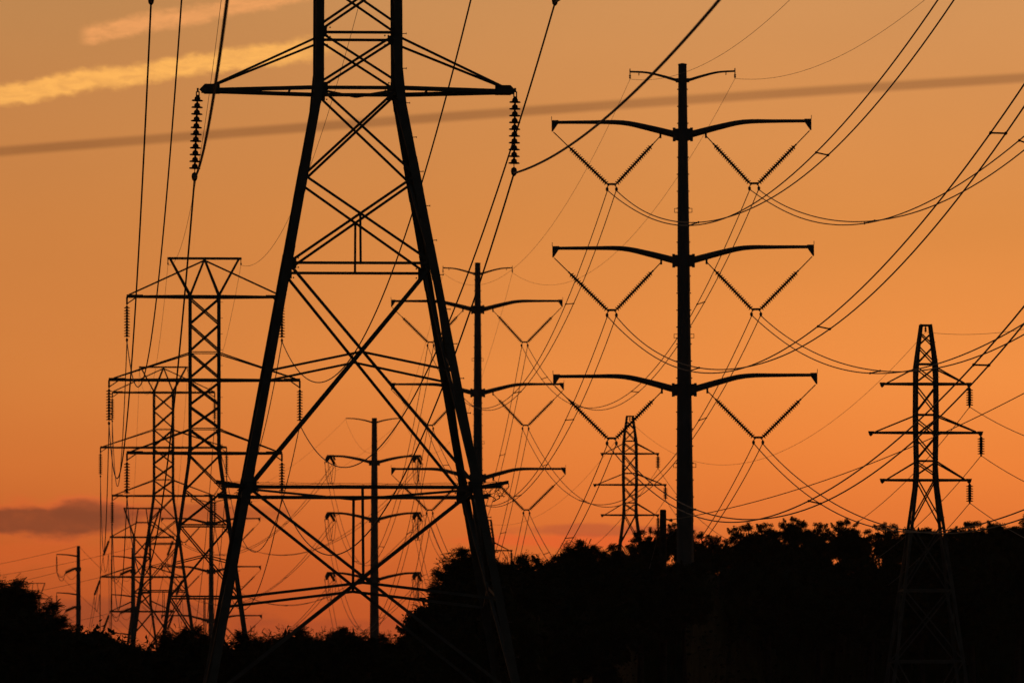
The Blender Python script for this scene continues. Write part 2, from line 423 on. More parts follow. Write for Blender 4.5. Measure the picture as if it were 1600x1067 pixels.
# anti-climbing guard: outriggers on each corner carrying barbed wire round the tower
gd = empty('climbing_guard', (0, 0, zB), T1)
hG = section(lv1, zB)
bars_ = MB()
for sx in (-1, 1):
    for sy in (-1, 1):
        c = Vector((sx*hG, sy*hG, 0)); o = c + Vector((sx*((.85 if sy < 0 else .6) if sx < 0 else .74), sy*.72, .10))
        obj('outrigger', MB().angle(c, o, .09, (0, 0, 1)), GALV, gd)
        obj('outrigger', MB().angle(c + Vector((0, 0, .0)), c + Vector((sx*.62, sy*.1, .02)), .09, (0, 0, 1)), GALV, gd)
wr = random.Random(3)
for k, off in enumerate((.16, .5, .7)):
    r_ = hG + off; m = MB(); pts = []
    cs = [(-1,-1), (1,-1), (1,1), (-1,1), (-1,-1)]
    for (ax, ay), (bx, by) in zip(cs, cs[1:]):
        for q in range(24):
            t = q / 24; x = ax + (bx-ax)*t; y = ay + (by-ay)*t
            pts.append((x*r_, y*r_, .04 + off*.1 - .05*4*t*(1-t) + wr.uniform(-.012, .012)))
    m.tube(pts, .007, 4)
    for p in pts[::2]:
        for _ in range(1):
            v_ = Vector((wr.uniform(-1, 1), wr.uniform(-1, 1), wr.uniform(-1, 1))).normalized() * .035
            m.bar(Vector(p) - v_, Vector(p) + v_, .006, .006)
    obj('barbed_wire', m, DULL, gd)
for sx, n_ in ((1, 5), (-1, 3)):        # slack loose ends drooping between the outriggers
    for k in range(n_):
        m = MB(); x0 = sx * (hG + wr.uniform(0, .75)); y0 = -hG - wr.uniform(0, .6); pts = []
        for q in range(9):
            t = q / 8; pts.append((x0 + .05*math.sin(q*2.1) + sx*.12*t, y0, .10 - .30*t + .03*math.sin(q*3.3)))
        m.tube(pts, .011, 4)
        for p in pts[::2]: m.bar(Vector(p) - Vector((.04, 0, .02)), Vector(p) + Vector((.04, 0, .02)), .008, .008)
        obj('loose_wire', m, DULL, gd)
m = MB(); c0 = Vector((hG + .74, -hG - .72, .1)); c1_ = Vector((hG + .74, hG + .72, .1)); pts = []
for q in range(25):
    t = q / 24; p = c0.lerp(c1_, t); p.z -= .34*4*t*(1-t)*(.8 + .3*math.sin(t*9)); p.x += .06*math.sin(t*23); pts.append(p)
m.tube(pts, .012, 4)
for p in pts[::2]: m.bar(p - Vector((.03, 0, .03)), p + Vector((.03, 0, .03)), .01, .01)
obj('loose_wire', m, DULL, gd)
# step bolts up one front leg
m = MB(); zz = 3.0
while zz < z1(-420):
    c = corner(lv1, zz, 1, -1); m.tube([c, c + Vector((.2, 0, 0))], .011, 5); m.tube([c + Vector((.2, 0, 0)), c + Vector((.215, 0, 0))], .026, 6)
    zz += .9
obj('step_bolts', m, GALV, T1)
# gusset plates at the panel points
for zz, sz in ((zC, .24), (zE, .24), (zB, .26), (z1(57), .2)):
    for sx in (-1, 1):
        for sy in (-1, 1):
            c = corner(lv1, zz, sx, sy); m = MB(); m.box((c.x - sx*sz*.9 if sx > 0 else c.x, c.y - .012, c.z - sz*.6), (c.x if sx > 0 else c.x + sz*.9, c.y + .012, c.z + sz*.6))
            for bx_ in range(3):
                for bz in range(3): m.lathe((c.x - sx*(.08 + .09*bx_), c.y + sy*.01, c.z - .12 + .12*bz), (0, sy, 0), [(.022, 0), (.022, .03)], 6)
            obj('gusset_plate', m, GALV, T1)
for sx in (-1, 1):
    for sy in (-1, 1):
        m = MB(); c = lv1[0][1]; m.box((sx*c - .4, sy*c - .4, -.5), (sx*c + .4, sy*c + .4, .12)); obj('footing', m, DULL, T1)

# ------------------------------------------------------------------ second and third lattice towers of that line
D2 = 454.0; s2 = mpx(D2)
G2 = ground_z(0, D2)
def z2(py): return (HZ - py) * s2 - G2
def make_line_tower():
    T = empty('lattice_tower', ((319.5 - 800)*s2, D2, G2), None, (0, 0, R(3.0)))
    f = lambda y: (22.5 + (y - 708) * .1435) * s2
    lv = [(0, f(HZ - G2/s2)), (z2(1150), f(1150)), (z2(933), f(933)), (z2(821), f(821)), (z2(766), f(766)), (z2(708), .765), (z2(594), .765), (z2(462), .765)]
    legs(T, lv, .165)
    xpanel(T, lv, .3, z2(1150), .08); ring(T, lv, z2(1150), .08)
    xpanel(T, lv, z2(1150), z2(933), .08); ring(T, lv, z2(933), .09)
    xpanel(T, lv, z2(933), z2(821), .075); kpanel(T, lv, z2(868), z2(880), .06); ring(T, lv, z2(821), .08); hangers(T, lv, z2(990), z2(933), .05)
    xpanel(T, lv, z2(821), z2(766), .075); xpanel(T, lv, z2(766), z2(712), .075)
    for a, b in ((704, 672), (668, 636), (632, 598), (590, 552), (548, 508), (506, 467)): xpanel(T, lv, z2(a), z2(b), .085)
    for y in (551, 670): ring(T, lv, z2(y), .05)
    for y in (708, 594, 464): ring(T, lv, z2(y), .1)
    for side in (-1, 1):
        for ya, half, yt in ((464, 121, None), (594, 149, 552), (708, 121, 671)):
            arm = crossarm(T, lv, side, z2(ya), half*s2, z2(yt) if yt else z2(462), .12, .07, box=False, tie_z_end=.1)
            if not yt:   # the top arm is tied up to the peak
                for ch in list(arm.children):
                    if ch.name.startswith('tie'): bpy.data.objects.remove(ch)
                for sy in (-1, 1):
                    obj('tie', MB().angle((0, sy*.1, z2(407)), (side*(half - 3)*s2, sy*.06, z2(ya) + .1), .075, (0, -sy, 0)), GALV, arm)
            x = side*half*s2; m = MB()
            m.bar((x - side*.85, 0, z2(ya) + .06), (x + side*.02, 0, z2(ya) + .06), .1, .16)
            m.angle((x, 0, z2(ya)), (x, 0, z2(ya) - .42), .1, (1, 0, 0)); m.angle((x - side*.55, 0, z2(ya)), (x, 0, z2(ya) - .38), .06, (0, 1, 0))
            obj('hanger_bracket', m, GALV, arm)
            st = string_mesh((x, 0, z2(ya + 12)), (x, 0, z2(ya + 67)), 11, .151, 1.3, 10, .14)
            clamp_mb(st, (x, 0, z2(ya + 66)), .8)
            obj('insulator_string', st, PORC, T)
    zt = z2(404)
    for sy in (-1, 1):
        member('peak_bar', T, (-58*s2, sy*.2, zt), (58*s2, sy*.2, zt), .1, (0, 1, 0))
        for sx in (-1, 1):
            member('peak_strut', T, corner(lv, z2(462), sx, sy), (sx*54*s2, sy*.2, zt), .11, (0, 1, 0))
            member('peak_strut', T, corner(lv, z2(462), sx, sy), (0, sy*.2, zt - .04), .11, (0, 1, 0))
    for sx in (-1, 1):
        m = MB().tube([(sx*57*s2, 0, zt), (sx*57*s2, 0, zt - .32)], .025, 5); clamp_mb(m, (sx*57*s2, 0, zt - .25), .5); obj('earth_wire_clamp', m, GALV, T)
    m = MB(); zz = 2.5
    while zz < z2(470):
        c = corner(lv, zz, 1, -1); m.tube([c, c + Vector((.2, 0, 0))], .016, 4); zz += .84
    obj('step_bolts', m, GALV, T)
    return T
T2 = make_line_tower()
tag(T2, 'second lattice tower with six arms and hanging disc strings, left of the nearest tower', 'lattice tower', 'double circuit lattice towers on the left line')
D3 = 687.0
T3 = copy_tree(T2); T3.location = ((255.5 - 800)*mpx(D3), D3, (HZ - 774.5)*mpx(D3) - (z2(708)))
T3['label'] = 'smaller lattice tower seen just left of and behind the second tower'
T3.rotation_euler = (0, 0, R(.5))
def off2(k):
    lr = -1 if k[1] == 'L' else 1
    half, y = {'T': (121, 464+69), 'M': (149, 594+69), 'B': (121, 708+69), 'E': (57, 414)}[k[0]]
    return Vector((lr*half*s2, 0, z2(y)))
def tmat(T): return Matrix.Translation(T.location) @ T.rotation_euler.to_matrix().to_4x4()
KEYS = ['TL', 'ML', 'BL', 'TR', 'MR', 'BR', 'EL', 'ER']
clamps2 = {k: tmat(T2) @ off2(k) for k in KEYS}; clamps3 = {k: tmat(T3) @ off2(k) for k in KEYS}

# ------------------------------------------------------------------ strain (dead-end) lattice towers far left
D4 = 1077.0; s4 = mpx(D4)
def make_strain_tower():
    G = ground_z(0, D4); z4 = lambda y: (HZ - y)*s4 - G
    T = empty('strain_tower', ((222 - 800)*s4, D4, G), None, (0, 0, R(2)))
    f = lambda y: (13 + max(0, y - 940) * .14) * s4
    lv = [(0, f(HZ - G/s4)), (z4(940), f(940)), (z4(838), 1.0)]
    legs(T, lv, .28, DULL)
    for a, b in ((1150, 1060), (1060, 1000), (1000, 957), (953, 928), (926, 903), (899, 870), (868, 840)): xpanel(T, lv, z4(a), z4(b), .12, DULL)
    for y in (955, 901, 839, 926, 870): ring(T, lv, z4(y), .14, DULL)
    for side in (-1, 1):
        for ya, half, yt in ((839, 50, 816), (901, 64, 884), (955, 50, 938)):
            a = crossarm(T, lv, side, z4(ya), half*s4, z4(max(yt, 839)), .2, .11, DULL)
            if ya == 839:
                for ch in list(a.children):
                    if ch.name.startswith('tie'): bpy.data.objects.remove(ch)
                for sy in (-1, 1): obj('tie', MB().angle((side*.6, sy*.5, z4(816)), (side*(half-3)*s4, sy*.06, z4(ya) + .12), .11, (0, 1, 0)), DULL, a)
            st = string_mesh((side*half*s4, 0, z4(ya) - .05), (side*half*s4 - .85, 1.2, z4(ya + 28)), 15, .14, 1.3, 6, .1, .03)
            obj('insulator_string', st, PORC, T)
            lp = MB(); x = side*half*s4; pts = []
            for q in range(17):
                t = q/16; pts.append((x - .9 + .7*t, 1.2 - 2.4*t, z4(ya + 28) - 2.1*4*t*(1-t)))
            lp.tube(pts, .035, 4); obj('jumper_loop', lp, WIRE, T)
    zt = z4(794)
    for sy in (-1, 1):
        member('peak_bar', T, (-29*s4, sy*.3, zt), (29*s4, sy*.3, zt), .16, (0, 1, 0), DULL)
        member('peak_strut', T, (-8*s4, sy*.5, z4(816)), (8*s4, sy*.5, z4(816)), .12, (0, 1, 0), DULL)
        for sx in (-1, 1):
            member('peak_strut', T, corner(lv, z4(839), sx, sy), (sx*28*s4, sy*.3, zt), .2, (0, 1, 0), DULL)
            member('peak_strut', T, corner(lv, z4(839), sx, sy), (sx*.5, sy*.3, zt), .13, (0, 1, 0), DULL)
    return T, z4
T4, z4f = make_strain_tower()
tag(T4, 'far strain tower with slanting insulators, between the two steel poles at lower left', 'lattice tower', 'distant strain towers')
T5 = copy_tree(T4); DF = 2000.0
T5.location = ((55 - 800)*mpx(DF), DF, (HZ - 935)*mpx(DF) - z4f(839))
T5['label'] = 'tiny far lattice tower peak just above the trees at the left edge'
def off4(k, pt=28):
    lr = -1 if k[1] == 'L' else 1
    if k[0] == 'E': return Vector((lr*28*s4, 0, z4f(795)))
    half, y = {'T': (50, 839), 'M': (64, 901), 'B': (50, 955)}[k[0]]
    return Vector((lr*half*s4 - .85, 1.2, z4f(y + pt)))
def off4in(k):
    p = off4(k); 
    if k[0] != 'E': p.y = -1.2; p.x += .7
    return p
clamps4 = {k: tmat(T4) @ off4in(k) for k in KEYS}; clamps4o = {k: tmat(T4) @ off4(k) for k in KEYS}; clamps5 = {k: tmat(T5) @ off4(k) for k in KEYS}

# ------------------------------------------------------------------ steel monopoles (P line)
DP1 = 430.0; sp = mpx(DP1)
def curve_pts(keys, n=5):
    """Catmull-Rom through (x, z, r)"""
    out_ = []
    K = [keys[0]] + keys + [keys[-1]]
    for i in range(1, len(K) - 2):
        for q in range(n):
            t = q / n; p0, p1, p2, p3 = K[i-1], K[i], K[i+1], K[i+2]
            out_.append(tuple(.5*((2*p1[j]) + (-p0[j]+p2[j])*t + (2*p0[j]-5*p1[j]+4*p2[j]-p3[j])*t*t + (-p0[j]+3*p1[j]-3*p2[j]+p3[j])*t**3) for j in range(3)))
    out_.append(keys[-1]); return out_
def taper_shaft(z0, z1_, r0, r1, joints=(), n=12):
    m = MB(); zs = [z0] + list(joints) + [z1_]
    rr = lambda z: r0 + (r1 - r0)*(z - z0)/(z1_ - z0)
    for a, b in zip(zs, zs[1:]):
        e = .012 if a > z0 else 0
        m.lathe((0, 0, a - (.5 if a > z0 else 0)), (0, 0, 1), [(rr(a) + .02 - 0*e, 0), (rr(b), b - a + (.5 if a > z0 else 0))], n)
    return m
def make_monopole(G):
    zf = lambda y: (HZ - y)*sp - G
    P = empty('steel_monopole', ((1073 - 800)*sp, DP1, G), None, (0, R(-.33), 0))
    top = zf(102)
    m = taper_shaft(0, top, .565, .215, (zf(800), zf(440)))
    obj('shaft', m, POLE, P)
    m = MB().lathe((0, 0, top), (0, 0, 1), [(.23, 0), (.23, .05), (.05, .09)], 12); obj('cap', m, POLE, P)
    m = MB().lathe((0, 0, 0), (0, 0, 1), [(.95, -.3), (.95, .07), (.62, .075), (.62, .3)], 16); obj('base_flange', m, POLE, P)
    def arm(side, yroot, ytip, xtip, r0, r1, xb, tip=True, slot=.26):
        ks = [(side*.14, zf(yroot), r0), (side*(14+0)*sp, zf(yroot) + .02, r0), (side*55*sp, zf(yroot - (yroot-ytip)*.55), r0*.86), (side*95*sp if xtip > 120 else side*48*sp, zf(ytip + 1.0), r0*.7),
              (side*xtip*.72*sp, zf(ytip), r1*1.15), (side*xtip*sp, zf(ytip), r1)]
        if xtip < 120: ks = [(side*.14, zf(yroot), r0), (side*10*sp, zf(yroot - .5), r0*.95), (side*32*sp, zf(yroot - (yroot-ytip)*.5), r0*.8), (side*56*sp, zf(ytip + 1.5), r0*.65), (side*xtip*sp, zf(ytip), r1)]
        pts = curve_pts(ks, 4)
        m = MB().tube([(x, 0, z) for x, z, r in pts], [r for x, z, r in pts], 8)
        if tip:
            x = side*xtip*sp; zt = zf(ytip)
            pr = [(x, zt + .11), (x - side*.35, zt + .11), (x - side*.32, zt - .08), (x - side*.06, zt - .46), (x, zt - .46)]; k = len(pr)
            m.add([(p, -.05, q) for p, q in pr] + [(p, .05, q) for p, q in pr], [(i, (i+1) % k, (i+1) % k + k, i + k) for i in range(k)] + [tuple(range(k)), tuple(range(k, 2*k))[::-1]])
            m.bar((x, 0, zt + .1), (x, 0, zt + .3), .03, .03, (1, 0, 0))
        a = obj('arm', m, POLE, P); return a
    clamps = {}
    for lev, (yr, yt, xl, xr) in enumerate(((210.5, 190.5, 205, 201), (407.5, 387, 205, 204), (609, 587, 205, 208))):
        zc = zf(yr)
        m = MB(); rs = .215 + (.565 - .215)*(yr - 102)*sp/top
        m.box((-rs - .2, -.16, zc - .29), (rs + .2, .16, zc + .29)); m.box((-rs - .26, -.22, zc - .33), (-rs - .12, .22, zc + .33)); m.box((rs + .12, -.22, zc - .33), (rs + .26, .22, zc + .33))
        obj('arm_bracket', m, POLE, P)
        for side, xt in ((-1, xl), (1, xr)):
            a = arm(side, yr, yt, xt, .185, .085, 100)
            xo = side*(xt - 3)*sp; zo = zf(yt + 15); xi = side*(36 if side > 0 else 35)*sp; zi = zf(yr + 2)
            xc = (111 + lev*2)*side*sp if side > 0 else -(111.5 + lev*1.2)*sp; zy = zf(yt + 97.5)
            for xs_, zs_, sgn in ((xo, zo, side), (xi, zi, -side)):
                e = Vector((xc + sgn*.2, 0, zy)); st = Vector((xs_, 0, zs_))
                m = string_mesh(st, e, 20, .128, 1.12, 7, .1, .028)
                d = (e - st).normalized(); q = e - d*(20*.128 + .16)
                m.lathe(q, d, [(.03, -.06), (.06, 0), (.03, .06)], 6)
                obj('insulator_string', m, PORC, P)
            m = MB().tube([(xi, 0, zi + .15), (xi, 0, zi - .12)], .06, 6); obj('string_lug', m, POLE, P)
            # yoke plate with two grading rings and twin clamps
            yk = MB(); yk.bar((xc - .24, 0, zy + .02), (xc + .24, 0, zy + .02), .11, .05)
            for sg in (-1, 1):
                yk.tube([(xc + sg*.1, 0, zy + .02), (xc + sg*.22, 0, zy - .1), (xc + sg*.24, 0, zy - .22)], .03, 5)
                clamp_mb(yk, (xc + sg*.235, 0, zy - .17), .9)
            obj('yoke', yk, GALV, P)
            clamps[('T', 'M', 'B')[lev] + ('L' if side < 0 else 'R')] = Vector((xc, 0, zy - .29))
    m = MB(); zc = zf(126); m.box((-.34, -.12, zc - .1), (.34, .12, zc + .1)); obj('arm_bracket', m, POLE, P)
    for side in (-1, 1):
        arm(side, 126, 112, 82, .085, .05, 0, tip=False)
        x = side*82*sp; m = MB(); m.bar((x, 0, zf(112) + .15), (x, 0, zf(123)), .05, .04, (1, 0, 0)); m.lathe((x, 0, zf(117)), (0, 0, -1), [(.03, 0), (.07, .03), (.03, .08), (.06, .12), (.02, .2)], 6)
        obj('earth_wire_clamp', m, GALV, P); clamps['E' + ('L' if side < 0 else 'R')] = Vector((x, 0, zf(123.5)))
        m = MB().tube([(side*68*sp, 0, zf(114)), (side*68*sp, 0, zf(118))], .025, 5); obj('stay_lug', m, GALV, P)
    # ladder clips: small open frames either side, and step lugs
    for yy in (329, 525, 727):
        zc = zf(yy); rs = .215 + (.565 - .215)*(yy - 102)*sp/top
        for side in (-1, 1):
            m = MB(); x0 = side*rs; x1 = side*(rs + .16)
            m.tube([(x0, 0, zc + .1), (x1, 0, zc + .1), (x1, 0, zc - .1), (x0, 0, zc - .1)], .02, 5); obj('ladder_clip', m, GALV, P)
    m = MB(); yy = 140
    while yy < 900:
        rs = .215 + (.565 - .215)*(yy - 102)*sp/top
        for side in (-1, 1): m.tube([(side*(rs - .02), 0, zf(yy)), (side*(rs + .05), 0, zf(yy))], .03, 5)
        yy += 26.5
    obj('step_lugs', m, GALV, P)
    return P, clamps
GP1 = ground_z(0, DP1)
P1, cl = make_monopole(GP1)
tag(P1, 'tallest dark steel monopole with three pairs of curved arms and V insulators, right of centre', 'transmission pole', 'steel monopoles with V insulator strings')
DP2, DP4 = 651.0, 1126.0
P2 = copy_tree(P1); P2.location = ((747 - 800)*mpx(DP2), DP2, (HZ - 412)*mpx(DP2) - ((HZ - 102)*sp - GP1)); P2.rotation_euler = (0, R(-.05), 0)
P2['label'] = 'second steel monopole with V insulators, standing behind the right leg of the nearest tower'
P4 = copy_tree(P1); P4.location = ((330 - 800)*mpx(DP4), DP4, (HZ - 776)*mpx(DP4) - ((HZ - 102)*sp - GP1)); P4.rotation_euler = (0, 0, 0)
P4['label'] = 'small far steel monopole seen through the legs of the second lattice tower'
def cmat(P, cl): 
    m_ = tmat(P); return {k: m_ @ v for k, v in cl.items()}
cp1, cp2, cp4 = cmat(P1, cl), cmat(P2, cl), cmat(P4, cl)

# strain monopole P3
DP3 = 960.0; s3 = mpx(DP3)
def make_strain_pole():
    G = ground_z(0, DP3); zf = lambda y: (HZ - y)*s3 - G
    P = empty('strain_pole', ((585 - 800)*s3, DP3, G)); top = zf(653)
    obj('shaft', taper_shaft(0, top, .66, .3, (zf(900), zf(780))), POLE, P)
    c1, c2 = {}, {}
    def arm(side, yr, xtip, yt, r0, r1, n=8):
        ks = [(side*.2, zf(yr), r0), (side*xtip*.35*s3, zf(yr - (yr-yt)*.55), r0*.85), (side*xtip*.7*s3, zf(yt + .4), r0*.66), (side*xtip*s3, zf(yt), r1)]
        pts = curve_pts(ks, 4); return MB().tube([(x, 0, z) for x, z, r in pts], [r for x, z, r in pts], n)
    for side in (-1, 1):
        obj('arm', arm(side, 660, 45, 653.5, .1, .055), POLE, P)
        c1['E' + 'LR'[side > 0]] = Vector((side*45*s3, 0, zf(655)))
        for lev, (yr, yt) in enumerate(((723, 712.5), (812, 801.5), (906, 895))):
            obj('arm', arm(side, yr, 70, yt, .2, .12), POLE, P)
            k = 'TMB'[lev] + 'LR'[side > 0]; x = side*68*s3; z = zf(yt)
            m = MB()
            for a_, b_ in ((-1, -.45), (1, .35)):
                st = Vector((x - .1, a_*.2, z)); e = Vector((x + b_, a_*2.5, z - .75))
                m.v, m.f = m.v, m.f
                t_ = string_mesh(st, e, 16, .14, 1.3, 6, .1, .05); m.add(t_.v, t_.f)
                (c2 if a_ > 0 else c1)[k] = e
            obj('insulator_string', m, PORC, P)
            m = MB().box((x - .45, -.12, z - .12), (x + .36, .12, z + .14)); m.bar((x - .4, 0, z), (x - .62, 0, z - .5), .2, .16, (1, 0, 0)); m.bar((x + .26, 0, z), (x + .48, 0, z - .45), .2, .16, (1, 0, 0)); obj('strain_plate', m, POLE, P)
            m = MB()
            for dx_ in (-.2, .2):
                a, b = c1[k], c2[k]; pts = []
                for q in range(17):
                    t = q/16; p = a.lerp(b, t); p = p + Vector((dx_*.8, 0, -2.3*(1 - (2*t-1)**4))); pts.append(p)
                m.tube(pts, .03, 4)
            m.bar(Vector((x - .35, 0, z - 3.05)), Vector((x + .3, 0, z - 3.05)), .05, .05)
            obj('jumper_loop', m, WIRE, P)
            if side > 0:
                obj('insulator_string', string_mesh((x + .0, 0, z), (x + .0, 0, z - 3.0), 18, .146, 1.1, 6, .1, .03), PORC, P)
        
    for yr in (723, 812, 906):
        m = MB(); zc = zf(yr); m.box((-.62, -.2, zc - .3), (.62, .2, zc + .3)); obj('arm_bracket', m, POLE, P)
    c2['EL'], c2['ER'] = c1['EL'], c1['ER']
    return P, c1, c2
P3, c3a, c3b = make_strain_pole()
tag(P3, 'strain pole with jumper loops under its arms, seen between the legs of the nearest tower', 'transmission pole', 'steel poles of the centre line')
cp3a, cp3b = cmat(P3, c3a), cmat(P3, c3b)

# ------------------------------------------------------------------ slender lattice towers of the right-hand line (R)
DR1, DR2, DR3 = 390.0, 611.0, 750.0; sr = mpx(DR1)
def make_slim_tower():
    G = ground_z(0, DR1); zf = lambda y: (HZ - y)*sr - G
    T = empty('slim_lattice_tower', ((1447.5 - 800)*sr, DR1, G), None, (0, R(-.1), R(4)))
    f = lambda y: (14.5 + max(0, y - 745)*.131)*sr
    lv = [(0, f(HZ - G/sr)), (zf(1033), f(1033)), (zf(922), f(922)), (zf(822), f(822)), (zf(745), f(745)), (zf(655), 16.3*sr), (zf(573), 15.6*sr), (zf(508), 7*sr)]
    legs(T, lv, .135)
    xpanel(T, lv, .2, zf(1033), .07); xpanel(T, lv, zf(1033), zf(922), .07); xpanel(T, lv, zf(922), zf(822), .065)
    xpanel(T, lv, zf(820), zf(748), .065)
    for y in (1033, 922): ring(T, lv, zf(y), .09)
    for a, b in ((742, 722), (718, 682), (680, 655), (645, 604), (598, 574), (570, 542), (540, 521)): xpanel(T, lv, zf(a), zf(b), .062)
    for y in (750, 676, 600): ring(T, lv, zf(y), .085)
    for y in (720, 648, 569): ring(T, lv, zf(y), .055)
    ring(T, lv, zf(508.5), .08)
    cl_ = {}
    for side in (-1, 1):
        for k, ya, half, yt in (('T', 600, 69, 575), ('M', 676, 87, 649), ('B', 750, 69, 721)):
            arm = crossarm(T, lv, side, zf(ya), half*sr, zf(yt), .1, .065, box=False, tie_z_end=.05)
            x = side*half*sr; m = MB(); pr = [(x + side*.1, zf(ya) + .07), (x - side*.16, zf(ya) + .07), (x - side*.1, zf(ya) - .1), (x - side*.02, zf(ya) - .17), (x + side*.05, zf(ya) - .1)]; n = len(pr)
            m.add([(p, -.06, q) for p, q in pr] + [(p, .06, q) for p, q in pr], [(i, (i+1) % n, (i+1) % n + n, i + n) for i in range(n)] + [tuple(range(n)), tuple(range(n, 2*n))[::-1]])
            obj('tip_plate', m, GALV, arm)
            if side > 0:
                st = string_mesh((x, 0, zf(ya + 4)), (x, 0, zf(ya + 34)), 7, .112, 1.3, 8, .05, .025); obj('insulator_string', st, PORC, T)
                m = MB(); clamp_mb(m, (x, 0, zf(ya + 33.5)), .55); obj('conductor_clamp', m, GALV, T)
                cl_[k + 'R'] = Vector((x, 0, zf(ya + 35.5)))
    m = MB().tube([(0, 0, zf(509)), (0, 0, zf(518))], .03, 5); m.lathe((0, 0, zf(512)), (0, 0, -1), [(.03, 0), (.06, .03), (.03, .1), (.07, .14), (.02, .19)], 6); obj('earth_wire_clamp', m, GALV, T)
    cl_['ER'] = Vector((0, 0, zf(519)))
    m = MB(); zz = 2
    while zz < zf(515):
        c = corner(lv, zz, 1, -1); m.tube([c, c + Vector((.12, 0, 0))], .013, 4); zz += .8
    obj('step_bolts', m, GALV, T)
    return T, cl_, zf
R1, clr, zfr = make_slim_tower()
tag(R1, 'slim lattice tower with a truncated top, far right, insulators only on its right arms', 'lattice tower', 'slim single circuit lattice towers')
R2 = copy_tree(R1); R2.location = ((985 - 800)*mpx(DR2), DR2, (HZ - 650)*mpx(DR2) - zfr(508))
R2['label'] = 'slim lattice tower rising from the trees left of the tallest monopole'
R3 = copy_tree(R1); R3.location = ((764 - 800)*mpx(DR3), DR3, (HZ - 812)*mpx(DR3) - zfr(508))
R3['label'] = 'top of a slim lattice tower peeping over the trees right of the nearest tower leg'
cr1, cr2, cr3 = cmat(R1, clr), cmat(R2, clr), cmat(R3, clr)

# ------------------------------------------------------------------ conductors
def span_pts(a, b, sag, n=56):
    out_ = []
    for i in range(n + 1):
        t = i/n; p = a.lerp(b, t); p.z -= 4*sag*t*(1-t); out_.append(p)
    return out_
SIDE = {'L': 'left', 'R': 'right'}; LEV = {'T': 'upper', 'M': 'middle', 'B': 'lower'}
def wire(a, b, sag, r, label, group, name='conductor', n=56):
    base = Vector(a); pts = [p - base for p in span_pts(Vector(a), Vector(b), sag, n)]
    o = obj(name, MB().tube(pts, r, 5), WIRE, None, base)
    return tag(o, label, 'overhead wire', group)
def bundle(a, b, sag, r, gap, label, group, spacers=(.2, .45, .72), n=48):
    a, b = Vector(a), Vector(b); e = empty('twin_conductor', a); tag(e, label, 'overhead wire', group)
    L_ = []
    for sg in (-1, 1):
        o_ = Vector((sg*gap, 0, 0)); tw = []
        P_ = span_pts(a, b, sag, n)
        for i, p in enumerate(P_):
            # the pair rolls a little between spacers
            t = i/n; roll = .35*math.sin(t*9 + a.x) * min(1, 8*t, 8*(1-t))
            tw.append(p - a + Vector((sg*gap*math.cos(roll), 0, sg*gap*math.sin(roll))))
        L_.append(tw); obj('wire', MB().tube(tw, r, 5), WIRE, e)
    for t in spacers:
        i = round(t*n); p, q = L_[0][i], L_[1][i]; m = MB().bar(p, q, .05, .05)
        for w_ in (p, q): m.tube([w_ + Vector((0, -.12, 0)), w_ + Vector((0, .12, 0))], r*1.9, 5)
        obj('spacer', m, GALV, e)
    return e
def nm(k): return (LEV[k[0]] + ' ' + SIDE[k[1]]) if k[0] != 'E' else SIDE[k[1]]
TG = 'wires of the left lattice line'; PG = 'wires of the steel monopole line'; RG = 'wires of the right lattice line'
# T line, towards and past the camera
sT0 = 3.5; zT0 = -2.7
for k, x_end in (('BL', 1.77), ('BR', 9.11), ('ML', .2), ('MR', 11.0), ('TL', 1.77), ('TR', 9.11)):
    a = clamps1[k]; wire(a, (x_end, -10, a.z + zT0), sT0, .031 if k == 'BL' else .029,
        f'{nm(k)} wire of the nearest tower running up out of the top of the frame', TG, n=90)
sags12 = {'BL': 6.9, 'ML': 6.8, 'TL': 7.4, 'TR': 7.1, 'MR': 6.2, 'BR': 6.0, 'EL': 4.3, 'ER': 4.5}
for k in KEYS:
    E_ = k[0] == 'E'
    wire(clamps1[k], clamps2[k], sags12[k], .009 if E_ else .026,
         f'{nm(k)} {"thin earth wire" if E_ else "wire"} sagging between the nearest and the second lattice tower', TG, 'earth_wire' if E_ else 'conductor')
    wire(clamps2[k], clamps3[k], 4.0 if E_ else 6.4, .009 if E_ else .027,
         f'{nm(k)} {"thin earth wire" if E_ else "wire"} looping between the second and third lattice towers', TG, 'earth_wire' if E_ else 'conductor')
    wire(clamps3[k], clamps4[k], 9.0 if E_ else 15.0, .01 if E_ else .028,
         f'{nm(k)} {"thin earth wire" if E_ else "wire"} hanging low between the third and the far strain tower', TG, 'earth_wire' if E_ else 'conductor', 72)
for k in KEYS[:6]:
    wire(clamps4o[k], clamps5[k], 30, .03, f'{nm(k)} wire running off behind the trees from the far strain tower', TG, n=60)
